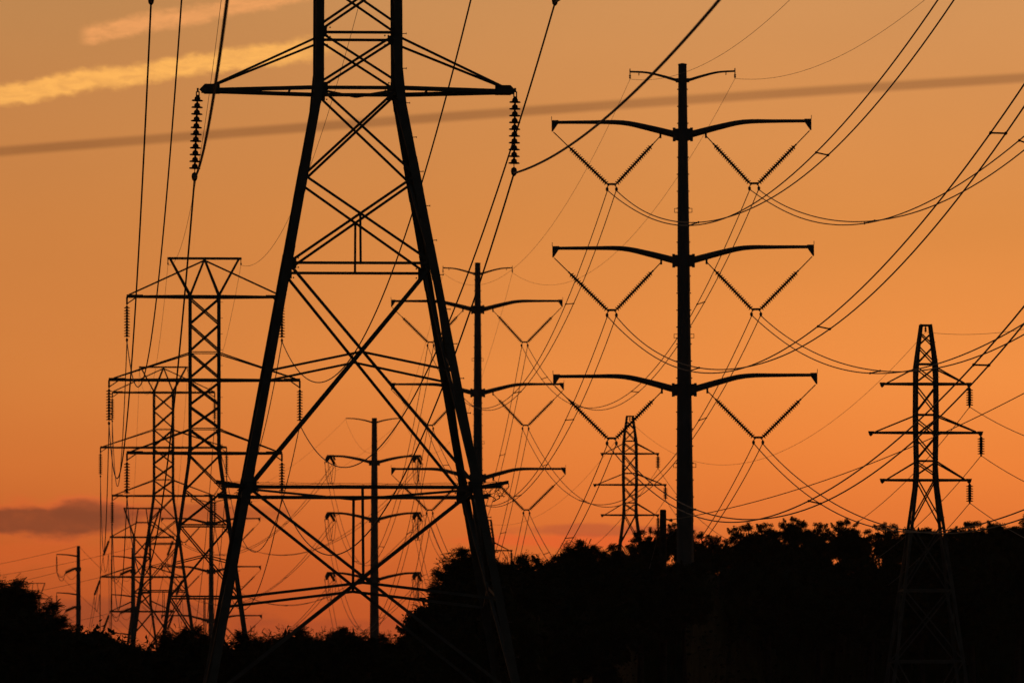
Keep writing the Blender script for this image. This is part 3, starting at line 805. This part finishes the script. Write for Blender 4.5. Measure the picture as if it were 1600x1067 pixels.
# P line
P0 = {'TL': (-4.06, 6.59, -.04), 'TR': (-3.74, 6.71, -.52), 'ML': (-3.65, 6.71, .08), 'MR': (-3.53, 6.86, -.07), 'BL': (-4.4, 6.08, -.51), 'BR': (-3.5, 7.0, 0)}
for k, (dz_, sg, dx_) in P0.items():
    a = cp1[k]; b = a + Vector((10.86 + dx_, 209.3 - 430, dz_))
    bundle(a, b, sg, .026, .22, f'{nm(k)} twin cable rising from the tallest monopole to the upper right corner', PG, (.27, .56, .83) if k[1] == 'L' else (.30, .58, .84), n=64)
for k, s_ in (('EL', 4.9), ('ER', 4.9)):
    a = cp1[k]; wire(a, a + Vector((10.9, -220.7, -3.0)), s_, .009, f'{nm(k)} thin earth wire from the tip of the tallest monopole toward the right', PG, 'earth_wire')
for k in KEYS:
    if k[0] == 'E':
        wire(cp1[k], cp2[k], 4.4, .009, f'{nm(k)} thin earth wire between the tops of the tallest and second monopoles', PG, 'earth_wire')
        wire(cp2[k], cp3a[k], 8.0, .010, f'{nm(k)} thin earth wire between the second monopole and the strain pole', PG, 'earth_wire')
        wire(cp3b[k], cp4[k], 2.5, .010, f'{nm(k)} thin earth wire between the strain pole and the far monopole', PG, 'earth_wire')
    else:
        bundle(cp1[k], cp2[k], 7.6, .024, .22, f'{nm(k)} twin cable sagging between the tallest and second monopoles', PG, (.17, .42, .66, .88))
        bundle(cp2[k], cp3a[k], 14.0, .026, .22, f'{nm(k)} twin cable sagging between the second monopole and the strain pole', PG, (.14, .38, .62, .85))
        bundle(cp3b[k], cp4[k], 4.8, .03, .22, f'{nm(k)} twin cable between the strain pole and the far monopole', PG, (.3, .7))
# R line
for k in ('TR', 'MR', 'BR', 'ER'):
    E_ = k[0] == 'E'; w_ = .009 if E_ else .017; t_ = 'thin top wire' if E_ else LEV[k[0]] + ' wire'
    a = cr1[k]; wire(a, a + Vector((10.4, -220, 0)), 4.2 if E_ else 6.7, w_, f'{t_} from the slim tower at far right out past the right edge', RG, 'earth_wire' if E_ else 'conductor')
    wire(cr1[k], cr2[k], 4.5 if E_ else 6.3, w_, f'{t_} hanging low across the trees between the two slim towers', RG, 'earth_wire' if E_ else 'conductor')
    wire(cr2[k], cr3[k], 2.4 if E_ else 3.0, w_, f'{t_} between the slim tower by the monopole and the one behind the trees', RG, 'earth_wire' if E_ else 'conductor')

# ------------------------------------------------------------------ wooden distribution pole beside the tallest monopole
DW = 408.0; sw = mpx(DW); GW = ground_z(0, DW)
W = empty('wooden_pole', ((1036 - 800)*sw, DW, GW)); zw = lambda y: (HZ - y)*sw - GW
tag(W, 'short wooden utility pole standing just left of the tallest monopole in the treetops', 'utility pole')
obj('shaft', MB().lathe((0, 0, 0), (0, 0, 1), [(.2, -.3), (.19, zw(900)), (.155, zw(797)), (.12, zw(796.5) + .02)], 12), WOOD, W)
m = MB(); m.bar((.1, -.05, zw(811)), (.42, -.05, zw(812.5)), .07, .07); m.lathe((.3, -.05, zw(812.5)), (1, 0, -.03), [(.03, 0), (.1, .03), (.05, .06), (.1, .1), (.03, .16)], 8); obj('side_bracket', m, GALV, W)
m = MB(); pts = [(.42, -.05, zw(814)), (.55, -.05, zw(824)), (.5, -.05, zw(833)), (.2, -.05, zw(838))]; m.tube(pts, .012, 4); obj('drop_lead', m, WIRE, W)
a = Vector((W.location.x + .45, DW - .05, zw(811.5) + GW))
wire(a, at(1700, 560, 330), .9, .02, 'single taut wire from the wooden pole rising past the slim tower at right', 'wires of the wooden pole', n=40)
m_ = at(955, 1000, 520)
wire(a - Vector((.6, 0, .3)), m_, 1.5, .014, 'thin service wire dropping from the wooden pole into the trees', 'wires of the wooden pole', n=30)

# ------------------------------------------------------------------ twin sub-transmission poles, far left
DQ = 970.0; sq = mpx(DQ)
def make_davit_pole():
    G = ground_z(0, DQ); zf = lambda y: (HZ - y)*sq - G
    P = empty('davit_arm_pole', ((122.5 - 800)*sq, DQ, G)); top = zf(852.5)
    obj('shaft', taper_shaft(0, top, .42, .19, (zf(960),)), POLE, P)
    c = {}
    for k, y0 in (('T', 868), ('M', 928), ('B', 988)):
        m = MB().tube([(0, 0, zf(y0 + 1)), (-16*sq, 0, zf(y0 - 1.5)), (-34*sq, 0, zf(y0 - 2.5))], [.11, .085, .06], 6); obj('arm', m, POLE, P)
        m = string_mesh((-34*sq, 0, zf(y0 - 2)), (-33.5*sq, 0, zf(y0 + 26)), 13, .13, .9, 6, .1, .03); obj('insulator_string', m, PORC, P)
        m = string_mesh((-4*sq, 0, zf(y0 + 19)), (-20*sq, 0, zf(y0 + 26)), 9, .12, 2.0, 7, .05, .13); obj('strut_insulator', m, PORC, P)
        m = MB().box((-.34, -.2, zf(y0 + 24)), (.3, .2, zf(y0 + 18))); obj('clamp', m, POLE, P)
        for dd in (-1, 1):
            m = MB(); pts = []
            for q in range(13):
                t = q/12; pts.append((-33.5*sq + 13.5*sq*t, dd*.8*(1 - abs(2*t - 1)), zf(y0 + 26) - .95*4*t*(1-t) * (1 if dd > 0 else .6)))
            m.tube(pts, .03, 4); obj('jumper_loop', m, WIRE, P)
        m = MB(); pts = []
        for q in range(13):
            t = q/12; pts.append((-20*sq + 19*sq*t, -.3, zf(y0 + 26) - .8*4*t*(1-t)))
        m.tube(pts, .025, 4); obj('jumper_loop', m, WIRE, P)
        c[k] = Vector((-33.5*sq, 0, zf(y0 + 26)))
    c['E'] = Vector((0, 0, top))
    return P, c
Q1, cq = make_davit_pole()
tag(Q1, 'lone dark pole with short left arms rising above the trees at far left', 'transmission pole', 'far poles with one-sided arms')
Q2 = copy_tree(Q1); Q2.location.x = (208 - 800)*sq; Q2.location.z += -3*sq
Q2['label'] = 'matching one-sided pole overlapping the left leg of the far strain tower'
for Q, w_ in ((Q1, 'lone far-left pole'), (Q2, 'one-sided pole by the far strain tower')):
    for k in ('T', 'M', 'B', 'E'):
        a = tmat(Q) @ cq[k]; t_ = {'T': 'upper', 'M': 'middle', 'B': 'lowest', 'E': 'topmost thin'}[k]
        wire(a, a + Vector((-62, 60, -1.0)), 3.0, .02, f'{t_} wire leaving the {w_} toward the left edge', 'wires of the one-sided poles', n=32)
        wire(a, a + Vector((26, 190, -14.0)), 4.0, .02, f'{t_} wire leaving the {w_} toward the right', 'wires of the one-sided poles', n=32)

# ------------------------------------------------------------------ evening haze
hz = bpy.data.materials.new('evening_haze'); hz.use_nodes = True; ht = hz.node_tree; ht.nodes.clear()
ho = ht.nodes.new('ShaderNodeOutputMaterial'); hv = ht.nodes.new('ShaderNodeVolumePrincipled')
hv.inputs['Color'].default_value = (.9, .86, .82, 1); hv.inputs['Density'].default_value = 4.5e-5; hv.inputs['Anisotropy'].default_value = .55
ht.links.new(hv.outputs[0], ho.inputs['Volume'])
tag(obj('haze', MB().box((-4020, -1520, -3.2), (4020, 8220, 125)), hz), kind='stuff')

# ------------------------------------------------------------------ vegetation
def leaf(mb, p, size, nrm, r_):
    """one folded pointed leaf: two triangles either side of the midrib"""
    d = Vector((r_.gauss(0, 1), r_.gauss(0, 1), r_.gauss(-.1, .8))).normalized()
    w = d.cross(nrm); 
    if w.length < .1: w = d.orthogonal()
    w = w.normalized() * size * .26; m = d.cross(w).normalized() * size * .08
    o = len(mb.v); t = p + d * size; c = p + d * size * .45
    mb.v += [tuple(p), tuple(c + w + m), tuple(t), tuple(c - w + m)]
    mb.f += [(o, o+1, o+2), (o, o+2, o+3)]
def frond(mb, p, d, length, r_, pairs=5, lw=.42):
    """compound leaf: leaflet pairs along a drooping midrib"""
    d = d.normalized(); side = d.cross(Vector((r_.gauss(0, .3), r_.gauss(0, .3), 1)))
    if side.length < .1: side = d.orthogonal()
    side.normalize()
    for k in range(pairs):
        t = (k + 1)/pairs; q = p + d*length*t + Vector((0, 0, -.28*length*t*t))
        ll = length*lw*(1 - .45*abs(t - .4))
        for sg in (-1, 1):
            e = (side*sg + d*.45 + Vector((0, 0, -.25 + r_.uniform(-.15, .15)))).normalized()*ll
            w = e.cross(Vector((0, 0, 1)) + d*.6)
            if w.length < 1e-3: w = d
            w = w.normalized()*ll*.2; o = len(mb.v)
            mb.v += [tuple(q), tuple(q + e*.45 + w), tuple(q + e), tuple(q + e*.45 - w)]; mb.f += [(o, o+1, o+2), (o, o+2, o+3)]
def rnd_dir(r_):
    return Vector((r_.gauss(0, 1), r_.gauss(0, 1), r_.gauss(0, 1))).normalized()
def crown_mesh(seed, style, mat):
    """crown about the origin: half-width 1 x .8 x 1 in units of 2.6 m; leaves keep a real size at scale 2.6"""
    r_ = random.Random(seed); S = 2.6; mb = MB(); clumps = []
    n = {'round': 80, 'open': 120, 'sumac': 48, 'spire': 44}[style]
    for k in range(n):
        d = rnd_dir(r_); rr = r_.uniform(.5, .93) if style != 'open' else r_.uniform(.3, .95)
        p = Vector((d.x*rr, d.y*rr*.85, d.z*rr))
        if style == 'spire': p = Vector((d.x*.42*(1.1 - max(p.z, -.6)), d.y*.42*(1.1 - max(p.z, -.6)), d.z*1.15))
        if style == 'open' and p.z < -.6: p.z = -.5
        clumps.append((p, r_.uniform(.08, .21) if style in ('open', 'spire') else r_.uniform(.1, .25)))
    # a few leading shoots break the outline
    for k in range(3 if style == 'open' else 6):
        d = rnd_dir(r_); d.z = abs(d.z) + .35; d.normalize(); e = (d + rnd_dir(r_)*.35).normalized()
        b = d*r_.uniform(.72, .85); q = r_.uniform(.5, 1.0)
        for j, w in ((.06, .11), (.13, .08), (.19, .055), (.24, .035)): clumps.append((b + e*j*q*1.1, w))
    for p, cr in clumps:
        if style == 'sumac':
            for q in range(int(5 + 330*cr)):
                d = rnd_dir(r_); d.z = d.z*.6 + .35; c = p + rnd_dir(r_)*cr*r_.random()**.5
                frond(mb, c*S, d, r_.uniform(.28, .46), r_, 5)
        else:
            cnt = int((30 + 7500*cr*cr) * (1.7 if style == 'round' else 1.15))
            for q in range(cnt):
                d = rnd_dir(r_); rr = cr * r_.random()**.45; c = p + Vector((d.x*rr, d.y*rr, d.z*rr*.72))
                leaf(mb, c*S, r_.uniform(.08, .18)*(.75 if cr < .12 else 1), d, r_)
    if style == 'sumac':
        for q in range(140):
            d = rnd_dir(r_); d.z = abs(d.z)*.8; d.normalize(); frond(mb, Vector((d.x, d.y*.85, d.z))*S*r_.uniform(.86, .95), (d + Vector((0, 0, .3)) + rnd_dir(r_)*.3), r_.uniform(.4, .72), r_, 7, .3)
    # densely leafed heart: big overlapping leaf sheets
    if style in ('round', 'sumac'):
        for q in range(1500):
            d = rnd_dir(r_); rr = .74*r_.random()**.4; leaf(mb, Vector((d.x*rr, d.y*rr*.8, d.z*rr))*S, r_.uniform(.5, .8), d, r_)
    else:
        for q in range(650):
            d = rnd_dir(r_); rr = .6*r_.random()**.5
            wd = .35 if style == 'spire' else 1
            leaf(mb, Vector((d.x*rr*wd, d.y*rr*.8*wd, d.z*rr - .2))*S, r_.uniform(.35, .55), d, r_)
    return mb.mesh('crown_' + style, mat), [p*S for p, cr in clumps]
CROWNS = {'round': [crown_mesh(11, 'round', LEAFM[0]), crown_mesh(12, 'round', LEAFM[2])],
          'open': [crown_mesh(21, 'open', LEAFM[1]), crown_mesh(22, 'open', LEAFM[0])],
          'sumac': [crown_mesh(31, 'sumac', LEAFM[0]), crown_mesh(32, 'sumac', LEAFM[1])],
          'spire': [crown_mesh(41, 'spire', LEAFM[2])]}
def trunk_mesh(clumps, drop, seed):
    r_ = random.Random(seed); mb = MB()
    mb.tube([(0, 0, -drop), (.1, .05, -drop*.55), (-.08, 0, -drop*.2), (.05, 0, .6), (.0, .0, 1.6)], [.26, .2, .16, .11, .05], 8)
    for p in clumps[::2]:
        t = r_.uniform(-.45, .5); b = Vector((0, 0, t*2)); mid = b.lerp(p, .5) + Vector((0, 0, r_.uniform(0, .25)))
        mb.tube([b, mid, p*.98], [.09, .055, .018], 5)
    return mb.mesh('trunk', BARK)
TRUNKS = {}
tn = 0
def tree(px, topy, D, width, style, label, tall=None):
    """top of the crown at this direction and distance"""
    global tn
    tn += 1
    var = CROWNS[style][tn % len(CROWNS[style])]; me, cl_ = var
    k = width/2/2.6; kz = k*(1.0 if tall is None else tall)
    top = at(px, topy, D); gz = ground_z(top.x, D)
    zc = top.z - 2.6*kz*1.06
    e = empty('tree', (top.x, D, gz)); tag(e, label, 'tree', 'trees along the dark skyline')
    c = obj('crown', me, None, e, (0, 0, zc - gz)); c.scale = (k, k, kz); c.rotation_euler = (0, 0, (tn*1.7) % 6.28)
    drop = round((zc - gz)/kz, 1); key = (me.name, max(drop, .5))
    if key not in TRUNKS: TRUNKS[key] = trunk_mesh(cl_, max(drop, .5), tn)
    t = obj('trunk', TRUNKS[key], None, e, (0, 0, zc - gz)); t.scale = (k, k, kz); t.rotation_euler = c.rotation_euler
    return e
T_ = [
 (-12, 888, 300, 4.2, 'sumac', 'tall leafy tree cut by the left edge of the photo'),
 (24, 914, 304, 4.0, 'sumac', 'feathery tree at far left in front of the tiny far tower'),
 (74, 955, 300, 3.2, 'sumac', 'rounded tree left of the lone one-sided pole'),
 (120, 978, 298, 3.4, 'sumac', 'low tree at the foot of the lone one-sided pole'),
 (172, 990, 300, 3.2, 'sumac', 'small bushy tree stepping down right of the lone one-sided pole'),
 (238, 1000, 306, 3.2, 'sumac', 'low tree under the far strain tower'),
 (290, 972, 302, 2.8, 'sumac', 'feathery sapling between the legs of the second lattice tower'),
 (335, 984, 300, 3.0, 'sumac', 'low tree behind the left leg of the nearest tower'),
 (392, 980, 298, 2.8, 'sumac', 'small tree with fern-like leaves just right of the nearest tower left leg'),
 (452, 972, 300, 3.0, 'sumac', 'fern-leaved tree left of centre below the tower struts'),
 (508, 980, 304, 2.8, 'sumac', 'fern-leaved tree left of the strain pole foot'),
 (548, 974, 300, 2.4, 'sumac', 'small fern-leaved tree touching the strain pole foot'),
 (606, 986, 306, 2.8, 'sumac', 'low tree right of the strain pole foot'),
 (664, 956, 330, 3.4, 'round', 'tree at the lower left end of the wooded rise'),
 (706, 900, 335, 3.2, 'sumac', 'tree bulging left from the wooded rise beside the tower leg'),
 (730, 853, 338, 3.2, 'sumac', 'tree top poking up left of the nearest tower right leg'),
 (765, 868, 345, 3.0, 'sumac', 'tree top behind the right leg of the nearest tower'),
 (812, 862, 350, 3.6, 'sumac', 'rounded tree top just right of the nearest tower right leg'),
 (862, 866, 356, 3.4, 'round', 'flat-topped tree midway between the nearest tower and the slim tower'),
 (906, 842, 362, 2.6, 'sumac', 'tree with a jagged leading shoot left of the slim tower by the monopole'),
 (950, 858, 368, 3.2, 'sumac', 'tree top at the left foot of the slim tower by the monopole'),
 (985, 842, 440, 3.6, 'open', 'sparse tree in front of the slim tower left of the tallest monopole'),
 (1016, 822, 445, 2.8, 'open', 'thin see-through tree left of the wooden pole'),
 (1056, 812, 448, 2.4, 'open', 'thin see-through tree between the wooden pole and the tallest monopole'),
 (1098, 828, 446, 3.0, 'open', 'spiky tree right beside the tallest monopole'),
 (1130, 838, 450, 2.4, 'open', 'small round tree top in the dip right of the tallest monopole'),
 (1166, 820, 452, 3.2, 'open', 'rounded tree right of the dip, first of the far skyline row'),
 (1202, 816, 455, 3.0, 'open', 'broad tree under the sagging twin cable'),
 (1240, 812, 455, 2.0, 'open', 'narrow tree with a raised tuft right of the broad tree'),
 (1272, 816, 456, 3.0, 'open', 'dense rounded tree just right of the narrow tufted tree'),
 (1318, 814, 458, 2.8, 'open', 'gappy tree with sky glinting through its crown'),
 (1345, 828, 458, 2.6, 'open', 'lower tree in the skyline dip left of the far right tower'),
 (1388, 820, 460, 2.8, 'open', 'tree top just left of the far right slim tower'),
 (1436, 824, 462, 3.2, 'round', 'tree top behind the far right slim tower'),
 (1480, 828, 462, 3.2, 'round', 'tree top just right of the far right slim tower'),
 (1524, 813, 462, 3.4, 'open', 'rounded tree below the right arms of the far right tower'),
 (1562, 818, 464, 3.2, 'round', 'tree before the last rise near the right edge'),
 (1604, 798, 466, 4.6, 'open', 'tall tree cut by the right edge of the photo')]
for a in T_: tree(a[0], a[1] - (9 if a[0] > 1150 else 3 if a[0] > 700 else 0), *a[2:])
# lower trees that fill the rise below the skyline and hide the feet of the poles
F_ = [(715, 920, 332, 5.0), (790, 900, 342, 5.0), (860, 895, 352, 5.0), (930, 885, 362, 5.0), (1000, 872, 404, 4.4), (1070, 868, 406, 3.4), (1042, 872, 412, 3.4), (1130, 872, 420, 4.6), (1200, 858, 425, 5.0),
      (1242, 838, 446, 3.0), (1280, 856, 430, 5.0), (1360, 856, 432, 5.0), (1440, 856, 434, 5.0), (1520, 850, 436, 5.0), (1590, 842, 438, 5.0)]
FL = ['tree mass filling the slope behind the nearest tower right leg', 'dark tree in the slope right of the nearest tower leg', 'dark tree below the flat-topped tree', 'dark tree under the jagged shoot', 'dark tree at the foot of the wooden pole',
      'dark tree hiding the foot of the tallest monopole', 'dark tree between the feet of the wooden pole and the tallest monopole', 'dark tree right of the foot of the tallest monopole', 'dark tree below the broad skyline tree', 'small dark tree directly under the narrow tufted tree', 'dark tree below the narrow tufted tree', 'dark tree below the skyline dip',
      'dark tree behind the waist of the far right tower', 'dark tree right of the waist of the far right tower', 'dark tree low at the right edge']
for (px, ty, D, w), lb in zip(F_, FL): tree(px, ty, D, w, 'round', lb)

# undergrowth: the unbroken thicket below the crowns, one mass
band_ = [(-120, 950, 312), (60, 985, 310), (130, 1008, 308), (200, 1024, 308), (400, 1018, 310), (600, 1020, 316), (680, 985, 340), (750, 950, 350), (880, 925, 366),
         (1000, 905, 410), (1070, 900, 412), (1200, 895, 430), (1350, 900, 440), (1500, 895, 444), (1720, 880, 448)]
r_ = random.Random(5); core = MB(); M_ = 260
rows = 12; line = []
for i in range(M_ + 1):
    px = -120 + 1840*i/M_
    for (a, ya, da), (b, yb, db) in zip(band_, band_[1:]):
        if a <= px <= b:
            t = (px - a)/(b - a); line.append((px, ya + (yb-ya)*t, da + (db-da)*t)); break
for i, (px, py, D) in enumerate(line):
    top = at(px, py, D); gz = ground_z(0, D) - .5; h = top.z - gz
    for j in range(rows + 1):
        a = math.pi*j/rows; yy = -math.cos(a)*3.2; zz = math.sin(a)**.6*h
        p = Vector((top.x, D + yy, gz + zz)); nz = noise.fractal(p*.55, 1.0, 2.0, 4)
        core.v.append(tuple(p + Vector((0, -math.cos(a)*nz*.7, math.sin(a)*nz*.7))))
for i in range(len(line) - 1):
    for j in range(rows): 
        q = i*(rows + 1) + j; core.f.append((q, q + rows + 1, q + rows + 2, q + 1))
base_v = list(core.v); ncore = len(core.f)
for q in range(60000):
    f = core.f[r_.randrange(ncore)]; a_, b_, c_, d_ = (Vector(base_v[k]) for k in f)
    p = a_.lerp(b_, r_.random()).lerp(d_.lerp(c_, r_.random()), r_.random()); nn = (b_ - a_).cross(d_ - a_)
    if nn.length: nn.normalize()
    if nn.y > .3: continue
    leaf(core, p + rnd_dir(r_)*r_.uniform(0, .6), r_.uniform(.16, .34), nn, r_)
tag(obj('undergrowth', core, LEAFM[2]), 'unbroken dark thicket filling the bottom of the picture', 'thicket', kind='stuff')
